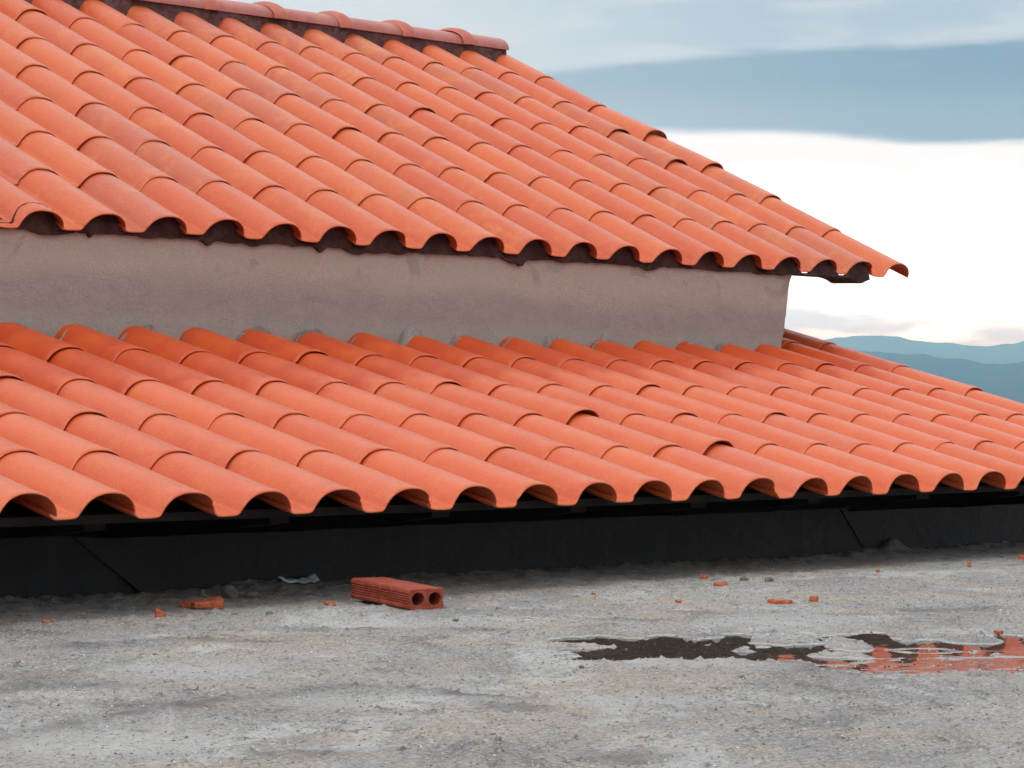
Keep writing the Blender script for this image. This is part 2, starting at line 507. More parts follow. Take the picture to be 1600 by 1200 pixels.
def yard_height(U, V):
    s = U * RT[0] + V * RT[1]; q = U * FW[0] + V * FW[1]
    z = 0.0035 * fbm(s * 2.6, q * 1.6, 11, 3) + 0.0030 * fbm(s * 9, q * 7, 21, 3)
    grain = fbm(s * 46, q * 40, 31, 3)
    z = z + 0.0022 * grain + 0.0022
    pits = np.maximum(0, fbm(s * 22, q * 18, 41, 3) - 0.30)
    z = z - 0.010 * pits
    crumbs = np.maximum(0, fbm(s * 60, q * 55, 51, 2) - 0.36)
    z = z + 0.022 * crumbs
    patch = sstep(0.02, 0.30, fbm(s * 1.5 + 3, q * 1.0, 151, 3) + 0.35 * stains(U, V, s, q)[0])
    flake = np.maximum(0, fbm(s * 34, q * 24, 155, 3) - 0.10)
    z = z + patch * 0.0075 * flake + 0.0016 * vnoise(s * 95, q * 85, 157)
    z = z + 0.0045 * stains(U, V, s, q)[2]
    # ragged mortar and dirt banked against the black wall
    left = 1 - 0.75 * sstep(5.0, 6.4, U)
    near = sstep(4.25, 4.9, V)
    z = z + 0.010 * near * left
    close = sstep(4.62, 4.88, V)
    z = z + close * (0.006 + 0.016 * np.maximum(0, fbm(U * 7, V * 9, 61, 4)) + 0.008 * fbm(U * 30, V * 30, 67, 3))
    z = z + 0.030 * np.exp(-((U - 6.80) / 0.035) ** 2 - ((V - 4.87) / 0.035) ** 2)
    # shallow basins that hold the rain
    rag = 0.62 * fbm(s * 5, q * 3.2, 71, 4) + 0.60 * fbm(s * 17, q * 9, 75, 4)
    d = np.full(U.shape, 9.0)
    for cx, cy, a, b in ((3.92, 3.42, 0.22, 0.17), (3.93, 3.27, 0.27, 0.26), (3.99, 3.08, 0.20, 0.22), (4.20, 3.06, 0.10, 0.20), (3.84, 3.08, 0.20, 0.14), (3.73, 3.13, 0.22, 0.15), (3.82, 2.98, 0.16, 0.13),
                         (4.28, 2.92, 0.17, 0.19), (4.42, 2.86, 0.20, 0.18), (4.08, 2.90, 0.14, 0.15), (4.28, 2.78, 0.16, 0.12)):
        d = np.minimum(d, blob(U, V, cx, cy, a, b))
    for cx, cy, a, b in ((4.134, 3.063, 0.045, 0.16), (4.13, 2.89, 0.07, 0.07), (3.74, 3.42, 0.10, 0.05), (4.36, 2.95, 0.06, 0.07)):
        d = np.maximum(d, 1.5 - 0.7 * (blob(U, V, cx, cy, a, b) + 1.4 * rag))
    deep = sstep(1.18, 0.55, d + rag)
    z = z * (1 - 0.25 * deep) - 0.0115 * deep
    f = np.full(U.shape, 9.0)
    for cx, cy, a, b in ((3.88, 2.72, 0.24, 0.24), (4.00, 2.66, 0.28, 0.28), (4.14, 2.74, 0.28, 0.28)):
        f = np.minimum(f, blob(U, V, cx, cy, a, b))
    film = sstep(1.10, 0.75, f + 0.9 * rag) * (1 - deep)
    z = z * (1 - 0.90 * film) + (WATER - 0.0003) * film
    g = np.full(U.shape, 9.0)
    for cx, cy, a, b in ((4.68, 3.29, 0.10, 0.045), (4.74, 3.17, 0.09, 0.05), (4.80, 3.05, 0.12, 0.05), (4.30, 3.72, 0.10, 0.05), (4.42, 3.64, 0.07, 0.03)):
        g = np.minimum(g, blob(U, V, cx, cy, a, b))
    small = sstep(1.2, 0.5, g + 1.2 * rag)
    z = z - 0.0105 * small
    return z


def yard():
    sl = np.concatenate([-np.geomspace(14, 1.45, 26), np.arange(-1.4, 2.0, 0.0060), np.geomspace(2.03, 14, 26)])
    qd = np.concatenate([-np.geomspace(10, 0.3, 14), np.linspace(0, 2.9, 30), np.arange(2.95, 5.6, 0.0055), np.arange(5.6, 6.6, 0.008), np.arange(6.6, 9.0, 0.015), np.geomspace(9.02, 20, 24)])
    Sg, Qg = np.meshgrid(sl, qd, indexing='ij')
    U = Sg * RT[0] + Qg * FW[0]; V = Sg * RT[1] + Qg * FW[1]
    Z = yard_height(U, V)
    m, t = new_mat('wet_concrete')
    g = t.node('ShaderNodeNewGeometry')
    pos = g.outputs['Position']
    px, py, pz = t.sep(pos)
    # coordinates along and across the float marks left in the screed
    al = t.math('ADD', t.math('MULTIPLY', px, float(RT[0])), t.math('MULTIPLY', py, float(RT[1])))
    ac = t.math('ADD', t.math('MULTIPLY', px, float(FW[0])), t.math('MULTIPLY', py, float(FW[1])))
    sw = t.comb(al, ac, 0.0)
    n1 = t.noise(t.vmul(sw, (1.7, 0.9, 1)), 1.0, 5.0, 0.6, 0.6)
    n2 = t.noise(t.vmul(sw, (3.4, 1.7, 1)), 1.0, 7.0, 0.68, 0.9)
    n3 = t.noise(t.vmul(sw, (24, 13, 1)), 1.0, 6.0, 0.7, 0.3)
    n4 = t.noise(pos, 170.0, 5.0, 0.75)
    n5 = t.noise(t.vmul(sw, (2.6, 1.9, 1)), 1.0, 4.0, 0.6, 1.0)
    n6 = t.noise(pos, 520.0, 3.0, 0.7)
    c = t.mix(t.ramp(n1, 0.36, 0.62), (0.245, 0.240, 0.240), (0.330, 0.318, 0.300))
    c = t.mix(t.math('MULTIPLY', t.ramp(n5, 0.48, 0.62), 0.80), c, (0.365, 0.310, 0.255))      # sandy patches
    c = t.mix(t.math('MULTIPLY', t.ramp(n2, 0.50, 0.64), 0.85), c, (0.47, 0.475, 0.475))        # lime bloom
    c = t.mix(t.math('MULTIPLY', t.ramp(n2, 0.30, 0.44, 1.0, 0.0), 0.80), c, (0.120, 0.118, 0.122))
    c = t.mix(t.math('MULTIPLY', t.ramp(n3, 0.33, 0.45, 1.0, 0.0), 0.85), c, (0.080, 0.077, 0.078))   # dark scuffs
    c = t.mix(t.ramp(n4, 0.53, 0.68, 0.0, 0.85), c, (0.56, 0.54, 0.50))
    c = t.mix(t.ramp(n4, 0.32, 0.47, 0.85, 0.0), c, (0.095, 0.088, 0.084))
    c = t.mix(t.ramp(n6, 0.66, 0.74, 0.0, 0.8), c, (0.70, 0.67, 0.62))
    at = t.node('ShaderNodeAttribute', attribute_name='scuff_shade')
    ap = t.node('ShaderNodeAttribute', attribute_name='worn')
    c = t.mix(t.math('MULTIPLY', ap.outputs['Fac'], 0.55), c, (0.44, 0.44, 0.435))
    n7 = t.noise(pos, 85.0, 5.0, 0.85)
    c = t.mix(t.ramp(n7, 0.53, 0.66, 0.0, 0.52), c, (0.58, 0.56, 0.53))
    c = t.mix(t.ramp(n7, 0.34, 0.47, 0.66, 0.0), c, (0.085, 0.078, 0.074))
    c = t.mix(t.math('MULTIPLY', at.outputs['Fac'], t.ramp(n3, 0.40, 0.66, 1.0, 0.35)), c, (0.105, 0.100, 0.102))  # dirt, with shade of flakes and step put into the colour
    # earth and mortar droppings along the foot of the wall
    foot = t.ramp(t.math('ADD', py, t.math('MULTIPLY', t.math('SUBTRACT', n2, 0.5), 0.35)), 4.35, 4.72)
    c = t.mix(t.math('MULTIPLY', foot, 0.70), c, t.mix(t.ramp(n3, 0.4, 0.6), (0.20, 0.172, 0.150), (0.37, 0.32, 0.28)))
    # soaked and silted where the water stands
    wet = t.ramp(pz, WATER + 0.0012, WATER + 0.0032, 1.0, 0.0)
    silt = t.ramp(pz, WATER - 0.0035, WATER - 0.0005, 1.0, 0.0)
    c = t.mix(t.ramp(pz, WATER + 0.0010, WATER + 0.0060, 0.42, 0.0), c, (0.14, 0.135, 0.135))
    c = t.mix(t.math('MULTIPLY', silt, 0.90), c, (0.25, 0.212, 0.202))
    rough = t.mix(wet, t.ramp(n3, 0.3, 0.7, 0.55, 0.85), t.ramp(n3, 0.3, 0.7, 0.06, 0.16))
    hh = t.math('ADD', t.math('ADD', t.math('MULTIPLY', n4, 0.7), t.math('MULTIPLY', n6, 0.4)), n3)
    t.out(t.principled(c, rough, t.bump(hh, t.ramp(wet, 0, 1, 0.8, 0.0), 0.006), 0.45))
    me = grid_mesh('concrete_yard', U, V, Z)
    dk, pl, rg = stains(U, V, Sg, Qg)
    for nm, arr in (('scuff_shade', np.clip(dk * 0.75 + rg * 0.9, 0, 1)), ('worn', pl)):  # dark: dirt plus painted shade of raised flakes and the screed edge
        at_ = me.attributes.new(nm, 'FLOAT', 'POINT')
        at_.data.foreach_set('value', arr.astype(np.float32).ravel())
    o = link('concrete_yard', me, m)
    tag(o, 'rough grey concrete floor with stains in front of the black wall', kind='structure')
    # the standing water: level sheet over the cells that lie below it
    mw, t = new_mat('rain_water')
    fr = t.node('ShaderNodeFresnel'); fr.inputs['IOR'].default_value = 1.33
    tr = t.node('ShaderNodeBsdfTransparent'); tr.inputs['Color'].default_value = (0.80, 0.76, 0.72, 1)
    gl = t.node('ShaderNodeBsdfGlossy'); gl.inputs['Roughness'].default_value = 0.012
    geo = t.node('ShaderNodeNewGeometry')
    rip = t.noise(geo.outputs['Position'], 16.0, 2.0, 0.5)
    bmp = t.bump(rip, 0.10, 0.002)
    t.put(gl.inputs['Normal'], bmp); t.put(fr.inputs['Normal'], bmp)
    mx = t.node('ShaderNodeMixShader')
    t.put(mx.inputs[0], fr.outputs[0]); t.put(mx.inputs[1], tr.outputs[0]); t.put(mx.inputs[2], gl.outputs[0])
    t.out(mx.outputs[0])
    gs = np.arange(-0.25, 1.45, 0.010); gq = np.arange(4.2, 6.2, 0.010)
    A, B = np.meshgrid(gs, gq, indexing='ij')
    UU = A * RT[0] + B * FW[0]; VV = A * RT[1] + B * FW[1]
    low = yard_height(UU, VV) < WATER + 0.0015
    cell = low[:-1, :-1] | low[1:, :-1] | low[1:, 1:] | low[:-1, 1:]
    idx = {}; vs = []; fs = []
    for i, j in np.argwhere(cell):
        q = []
        for a, b in ((i, j), (i + 1, j), (i + 1, j + 1), (i, j + 1)):
            if (a, b) not in idx:
                idx[(a, b)] = len(vs); vs.append((UU[a, b], VV[a, b], WATER))
            q.append(idx[(a, b)])
        fs.append(q)
    o = link('water', pymesh('water', vs, fs), mw, smooth=False)
    tag(o, 'shallow rain puddle reflecting the eave on the concrete', kind='structure')
    for p in o.data.polygons:
        if p.normal.z < 0:
            o.data.flip_normals(); break


yard()

def gz(u, v):
    return float(yard_height(np.array([u]), np.array([v]))[0])

# ------------------------------------------------------------------ roof tile
PITCH, EXPO, LAP, THK, TILT = 0.21, 0.3148, 0.062, 0.0050, 0.0031
CREST = 0.0515
PROFILE = [(-0.1520, 0.0120), (-0.1450, 0.0070), (-0.1390, 0.0028), (-0.1330, 0.0004), (-0.1220, -0.0004), (-0.1080, -0.0006), (-0.0930, -0.0004), (-0.0830, 0.0004),
           (-0.0775, 0.0024), (-0.0742, 0.0066), (-0.0708, 0.0134), (-0.0662, 0.0218), (-0.0595, 0.0310), (-0.0500, 0.0396), (-0.0380, 0.0458), (-0.0240, 0.0500), (-0.0110, 0.0514),
           (0.0, 0.0516), (0.0150, 0.0506), (0.0295, 0.0476), (0.0425, 0.0424), (0.0535, 0.0350), (0.0620, 0.0262), (0.0680, 0.0165), (0.0710, 0.0070), (0.0716, 0.0006)]


def tile_geo(seed, length=EXPO + LAP):
    rs = random.Random(seed)
    P = [Vector((a, b)) for a, b in PROFILE]
    # refine by midpoints (Catmull-Rom)
    Q = []
    for k in range(len(P) - 1):
        p0, p1, p2, p3 = P[max(k - 1, 0)], P[k], P[k + 1], P[min(k + 2, len(P) - 1)]
        for tt in (0.0, 0.5):
            Q.append(0.5 * ((2 * p1) + (p2 - p0) * tt + (2 * p0 - 5 * p1 + 4 * p2 - p3) * tt ** 2 + (3 * p1 - p0 - 3 * p2 + p3) * tt ** 3))
    Q.append(P[-1])
    n = len(Q)
    N = []
    for k in range(n):
        d = Q[min(k + 1, n - 1)] - Q[max(k - 1, 0)]
        N.append(Vector((-d.y, d.x)).normalized())
    ys = [(0.0, -0.0010), (0.0015, 0.0002), (0.006, 0.0010), (0.016, 0.0014), (0.030, 0.0), (0.10, 0.0), (0.18, 0.0), (0.26, 0.0), (EXPO - 0.02, -0.0004), (EXPO, -0.0012), (length, -0.0030)]
    ph = rs.uniform(0, 6)
    v = []; f = []
    def tap(x_, y_):
        # the barrel narrows towards its head, so the cover above it fits over it and a crack shows on the flank
        return 0.0036 * y_ / EXPO * max(0.0, min(1.0, -x_ / 0.055)) * max(0.0, min(1.0, (x_ + 0.095) / 0.020))
    rows = len(ys)
    chip = [0.0] * n
    for c_ in range(rs.choice((0, 0, 1, 1, 2))):
        c0 = rs.randrange(4, n - 4); dp = rs.uniform(0.002, 0.006)
        for k in range(-2, 3):
            chip[c0 + k] += dp * (1 - abs(k) / 3) * rs.uniform(0.6, 1.1)
    for (yy, off) in ys:
        zt = TILT * (1 - yy / EXPO)
        wav = 0.0009 * math.sin(yy * 17 + ph)
        fy = yy if yy > 0.001 else yy
        for k in range(n):
            q = Q[k] + N[k] * off
            edge = (rs.uniform(-0.0005, 0.0005) + 0.0022 * math.sin(k * 0.21 + ph) + chip[k]) if yy < 0.02 else 0
            v.append((q.x + wav + tap(q.x, yy), fy + edge, q.y + zt))
        for k in range(n):
            q = Q[k] - N[k] * (0.0030 + (THK - 0.0030) * min(1.0, yy / 0.05))
            if q.x < -0.150:
                q.x = -0.150
            v.append((q.x + wav + tap(q.x, yy), fy + ((0.0022 * math.sin(k * 0.21 + ph) + chip[k]) if yy < 0.02 else 0), q.y + zt))
    w2 = 2 * n
    for r in range(rows - 1):
        for k in range(n - 1):
            a = r * w2 + k
            f.append([a, a + 1, a + w2 + 1, a + w2])
            b = r * w2 + n + k
            f.append([b, b + w2, b + w2 + 1, b + 1])
        a = r * w2; f.append([a, a + w2, a + w2 + n, a + n])
        a = r * w2 + n - 1; f.append([a, a + n, a + n + w2, a + w2])
    for k in range(n - 1):
        f.append([k, k + n, k + n + 1, k + 1])
        a = (rows - 1) * w2 + k
        f.append([a, a + 1, a + n + 1, a + n])
    return v, f


TILE_GEO = [tile_geo(s) for s in range(8)]


def tile_meshes(mat, nm):
    out = []
    for v, f in TILE_GEO:
        m = pymesh(nm, v, f)
        m.materials.append(mat)
        m.polygons.foreach_set('use_smooth', [True] * len(m.polygons))
        m.set_sharp_from_angle(angle=R(38))
        out.append(m)
    return out


def roof_frame(O, pitch):
    """columns: along the eave, up the slope, normal.  O is the crest of the front edge of column 0, course 0"""
    c, s = math.cos(pitch), math.sin(pitch)
    ux = Vector((1, 0, 0)); sl = Vector((0, c, s)); nn = Vector((0, -s, c))
    org = Vector(O) - nn * (CREST + TILT)
    M = Matrix((ux, sl, nn)).transposed().to_4x4()
    M.translation = org
    return M


VIEW_F = Vector((math.cos(HEAD), math.sin(HEAD), 0)); VIEW_R = Vector((math.sin(HEAD), -math.cos(HEAD), 0))


def lay_tiles(M, cols, keep, mat, deck, special, bow, seed, limit=100, short=None):
    """every tile the picture shows largest is an object of its own; the others go into one mesh"""
    rs = random.Random(seed)
    spots = []
    for i in cols:
        for r in keep(i):
            tilt = min(rs.expovariate(1 / 0.0005), 0.004) + special.get((i, r), 0.0)
            rz = rs.gauss(0, 0.0045); du = rs.gauss(0, 0.0013); dv = rs.gauss(0, 0.0035)
            roll = rs.gauss(0, 0.005)
            if r == 0: dv *= 0.7
            rot = Matrix.Rotation(rz, 4, 'Z') @ Matrix.Rotation(-math.asin(tilt / EXPO), 4, 'X') @ Matrix.Rotation(roll, 4, 'Y')
            loc = Matrix.Translation(Vector((i * PITCH + du, r * EXPO + dv, tilt + bow(i) + rs.uniform(0, 0.0005))))
            T = M @ loc @ rot
            mid = T @ Vector((-0.02, 0.15, 0.04))
            q = mid - Vector((0, 0, CAM_Z))
            D = q.dot(VIEW_F); X = 800 + 4389.5 * q.dot(VIEW_R) / D; Y = 647.3 - 4389.5 * q.z / D
            inside = -45 < X < 1650 and -40 < Y < 1200
            hidden = short and short(i, r)
            spots.append((0 if inside and not hidden else 1, D, i, r, T))
    spots.sort(key=lambda s: (s[0], s[1]))
    ms = tile_meshes(mat, 'roof_tile')
    n_in = sum(1 for s in spots if s[0] == 0)
    rest = MB()
    for k, (vis, D, i, r, T) in enumerate(spots):
        j = rs.randrange(8)
        if vis == 0 and k < limit:
            o = bpy.data.objects.new('roof_tile', ms[j])
            COL.objects.link(o)
            o.parent = deck
            o.matrix_basis = T
        else:
            rest.add(*TILE_GEO[j], M=T)
    if rest.v:
        o = rest.build('roof_tiles', mat, deck, True, 38)
        o['kind'] = 'stuff'
    print('tiles', deck.name, 'in view', n_in, 'all', len(spots))


# ------------------------------------------------------------------ lower building
LP = R(15.247)
LO = (3.34143, 4.45069, 0.25141)
ML = roof_frame(LO, LP)
WALL_V, UWALL = 4.90, 5.93

low = empty('low_building', (5.5, 5.2, 0.0), 'low building with black sheeted wall under the long lower roof of faded orange clay tiles', 'building')

# body of the wall behind the black sheets
def lz(v):   # underside reference of the lower roof at distance v
    return ML.translation.z + (v - ML.translation.y) * math.tan(LP)

b = MB()
b.box(-3.0, 8.02, WALL_V + 0.006, WALL_V + 0.16, -0.06, 0.125)
b.box(-3.0, 8.00, 5.30, 5.42, -0.05, lz(5.30) - 0.03)
b.box(7.88, 8.01, 5.42, 8.4, -0.05, lz(5.42) - 0.03)
b.box(7.88, 8.01, WALL_V + 0.16, 5.42, -0.05, lz(WALL_V + 0.16) - 0.03)
b.box(7.88, 8.01, WALL_V + 0.02, WALL_V + 0.16, 0.125, lz(WALL_V) - 0.03)
unparent_space(b.build('wall', M_BLACK, low), low)


def sheet(pts, y, name='wall_sheet'):
    """black membrane sheet: outline in (u, z), 4 mm thick, slightly wavy"""
    n = len(pts)
    v = [(u, y, z) for u, z in pts] + [(u, y + 0.0035, z) for u, z in pts]
    f = [list(range(n)), list(range(2 * n - 1, n - 1, -1))] + [[k, k + n, (k + 1) % n + n, (k + 1) % n] for k in range(n)]
    f = [list(reversed(q)) for q in f]
    return unparent_space(MB().add(v, f).build(name, M_BLACK, low), low)


def jag(a, b, z, amp, step=0.09, seed=0):
    rs = random.Random(seed)
    k = int(abs(b - a) / step)
    return [(a + (b - a) * i / k, z + rs.uniform(-amp, amp)) for i in range(k + 1)]


sheet(jag(-3.0, 3.80, 0.148, 0.002, seed=1) + [(3.86, 0.118), (3.955, 0.044), (3.905, 0.042), (3.90, 0.034), (3.86, 0.036)] + jag(3.84, -3.0, 0.030, 0.003, 0.15, seed=2), WALL_V)
sheet([(3.80, 0.147)] + jag(3.9, 6.60, 0.141, 0.002, seed=3) + [(6.70, 0.012)] + jag(6.6, 3.99, 0.012, 0.003, 0.12, seed=4) + [(3.94, 0.046), (3.80, 0.142)], WALL_V - 0.005)
sheet([(6.57, 0.139)] + jag(6.6, 8.03, 0.131, 0.002, seed=5) + jag(8.03, 6.72, -0.002, 0.003, 0.12, seed=6) + [(6.69, 0.012)], WALL_V - 0.010)

# rafter tails behind the eave and the batten under the first course
for k, u in enumerate((1.55, 2.08, 2.60, 3.12, 3.62, 4.13, 4.63, 5.11, 5.57, 6.06, 6.56, 7.08, 7.60)):
    r_ = MB()
    z0 = lz(4.56) - 0.020; z1 = lz(5.6) - 0.020
    wv = 0.028
    v = [(u - wv, 4.60, z0 - 0.030), (u + wv, 4.60, z0 - 0.030), (u + wv, 4.60, z0), (u - wv, 4.60, z0),
         (u - wv, 4.72, z0 - 0.042), (u + wv, 4.72, z0 - 0.042),
         (u - wv, 5.6, z1 - 0.075), (u + wv, 5.6, z1 - 0.075), (u + wv, 5.6, z1), (u - wv, 5.6, z1)]
    f = [[0, 1, 2, 3], [0, 4, 5, 1], [4, 6, 7, 5], [6, 9, 8, 7], [3, 2, 8, 9], [0, 3, 9, 6, 4], [1, 5, 7, 8, 2]]
    r_.add(v, f)
    unparent_space(r_.build('rafter', M_WOOD, low), low)
e_ = MB()
e_.box(-3.0, 8.05, 4.525, 4.565, lz(4.52) - 0.022, lz(4.52) - 0.004)
unparent_space(e_.build('eave_batten', M_WOOD, low), low)

# deck (the roof itself) with its tiles
def deck_mesh(M, u0, u1, y0, y1, drop, th):
    d = MB()
    d.box(u0, u1, y0, y1, -drop - th, -drop, M)
    return d


roof_l = deck_mesh(ML, -6.0, 4.68, 0.075, 3.4, 0.016, 0.012).build('roof', M_WOOD, low)
unparent_space(roof_l, low)
roof_l['label'] = 'lower roof of pale orange barrel tiles with a darker band below the plaster wall'


def keep_low(i):
    top = 5 if i <= 19 else 10
    return range(0, top)


def bow_low(i):
    return 0.010 * max(0.0, 1 - max(i, -2) / 4.0) ** 2 if i < 4 else 0.0


SPEC_L = {(11, 2): 0.009, (12, 1): 0.010, (10, 3): 0.003, (9, 4): 0.003, (14, 3): 0.003, (13, 2): 0.003, (3, 3): 0.002, (15, 2): 0.003}
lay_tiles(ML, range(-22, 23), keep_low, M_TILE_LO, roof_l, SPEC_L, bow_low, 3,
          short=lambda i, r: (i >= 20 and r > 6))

# mortar bedding of the top course against the plaster wall
def wall_fillet():
    us = np.arange(-1.2, 7.64, 0.011)
    prof = []
    x0 = ML.translation.x
    px = np.array([p[0] for p in PROFILE]); pz = np.array([p[1] for p in PROFILE])
    loc = (us - x0 + 0.1318) % PITCH - 0.1318
    hp = np.interp(loc, px, pz)
    yv = (UWALL - ML.translation.y) / math.cos(LP)
    base = lz(UWALL) + hp / math.cos(LP)
    rag = fbm(us * 11, us * 0 + 3, 81, 4)
    hgt = base - 0.022 + 0.075 * np.maximum(0, rag + 0.05)
    out = 0.016 + 0.030 * np.maximum(0, fbm(us * 9 + 40, us * 0, 85, 4) + 0.1)
    V = []; 
    rowsV = [(UWALL + 0.004 + 0 * us, hgt), (UWALL - 0.35 * out, hgt - 0.004), (UWALL - 0.8 * out, base - 0.006 + 0.030 * np.maximum(0, fbm(us * 14 + 9, us * 0, 87, 3))), (UWALL - out, base - 0.001 - out * math.tan(LP)), (UWALL - out + 0.004, base - 0.03)]
    X = np.stack([us] * 5, 1); Y = np.stack([a for a, _ in rowsV], 1); Z = np.stack([c for _, c in rowsV], 1)
    Y = Y + 0.003 * fbm(X * 60, Z * 60, 91, 2); Z = Z + 0.002 * fbm(X * 70, Y * 70, 95, 2)
    return grid_mesh('mortar_bedding', X, Y, Z)


o = link('mortar_bedding', wall_fillet(), M_GMORTAR, roof_l, True, 60)

# ------------------------------------------------------------------ upper building
UP = R(25.3408)
UO = (4.47255, 5.88265, 0.95202)
MU = roof_frame(UO, UP)
RIDGE_V, RIDGE_Z = 7.90, 1.945

def uz(v):
    return MU.translation.z + (v - MU.translation.y) * math.tan(UP)

upb = empty('upper_building', (6.0, 7.0, 0.0), 'taller building with bare plaster wall and steep bright orange tile roof behind the lower roof', 'building')


def upper_wall():
    """front face with a ragged right corner that leans in slightly towards its foot, and the gable side"""
    us = np.concatenate([np.linspace(-1.5, 7.2, 60), np.linspace(7.24, 7.66, 18)])
    zs = np.linspace(0.30, 0.905, 40)
    Ug, Zg = np.meshgrid(us, zs, indexing='ij')
    edge = 7.628 + (zs - 0.627) / (0.91 - 0.627) * 0.062 + 0.006 * fbm(zs * 14, zs * 0, 101, 3) + 0.010 * sstep(0.86, 0.90, zs)
    k = np.clip((Ug - 7.2) / 0.46, 0, 1)
    Ug = Ug * (1 - k) + (7.2 + k * (edge[None, :] - 7.2)) * k
    Yg = UWALL + 0.004 * fbm(Ug * 1.5, Zg * 3, 105, 3) + 0.0015 * fbm(Ug * 20, Zg * 20, 108, 3) + 0.006 * k ** 6
    me = grid_mesh('wall', Ug, Yg, Zg)
    v = [tuple(p.co) for p in me.vertices]; f = [list(p.vertices) for p in me.polygons]
    n = len(zs)
    last = [(len(us) - 1) * n + j for j in range(n)]
    base = len(v)
    for j in last:
        v.append((v[j][0] - 0.012, RIDGE_V + 1.9, v[j][2]))
    for a in range(n - 1):
        f.append([last[a], base + a, base + a + 1, last[a + 1]])
    # gable triangle and the back
    t0 = len(v)
    top = last[-1]
    v.append((v[top][0], RIDGE_V, 1.84))
    f.append([top, base + n - 1, t0])
    v += [(-1.5, RIDGE_V + 1.9, 0.30), (-1.5, RIDGE_V + 1.9, 0.905)]
    f.append([base + 0, t0 + 1, t0 + 2, base + n - 1])
    return pymesh('wall', v, f)


o = link('wall', upper_wall(), M_WALL, upb, True, 40)
unparent_space(o, upb)
o['label'] = 'bare grey-brown plaster wall with damp lower half'

roof_u = deck_mesh(MU, MU.translation.x * 0 - 6.0, 3.22, 0.05, 2.18, 0.0065, 0.010).build('roof', M_WOOD, upb)
unparent_space(roof_u, upb)
roof_u['label'] = 'steep upper roof of bright orange barrel tiles under a dark ridge'
# rear slope of the same roof
bs = MB()
bs.add([(-1.5, 7.9, 1.84), (7.75, 7.9, 1.84), (7.75, 9.95, 0.88), (-1.5, 9.95, 0.88), (-1.5, 7.9, 1.81), (7.75, 7.9, 1.81), (7.75, 9.95, 0.85), (-1.5, 9.95, 0.85)],
       [[0, 1, 2, 3], [7, 6, 5, 4], [0, 4, 5, 1], [1, 5, 6, 2], [2, 6, 7, 3], [3, 7, 4, 0]])
bs.build('rear_slope', M_RIDGE, roof_u)

SPEC_U = {(18, 4): 0.016, (17, 4): 0.007, (18, 3): 0.010, (17, 3): 0.008, (12, 4): 0.005, (9, 3): 0.004, (18, 2): 0.004, (2, 5): 0.003, (6, 6): 0.003}


def bow_up(i):
    return -0.010 * max(0.0, 1 - max(i, -2) / 4.5) ** 2 if i < 4.5 else 0.0


lay_tiles(MU, range(-20, 19), lambda i: range(0, 7), M_TILE_UP, roof_u, SPEC_U, bow_up, 11)

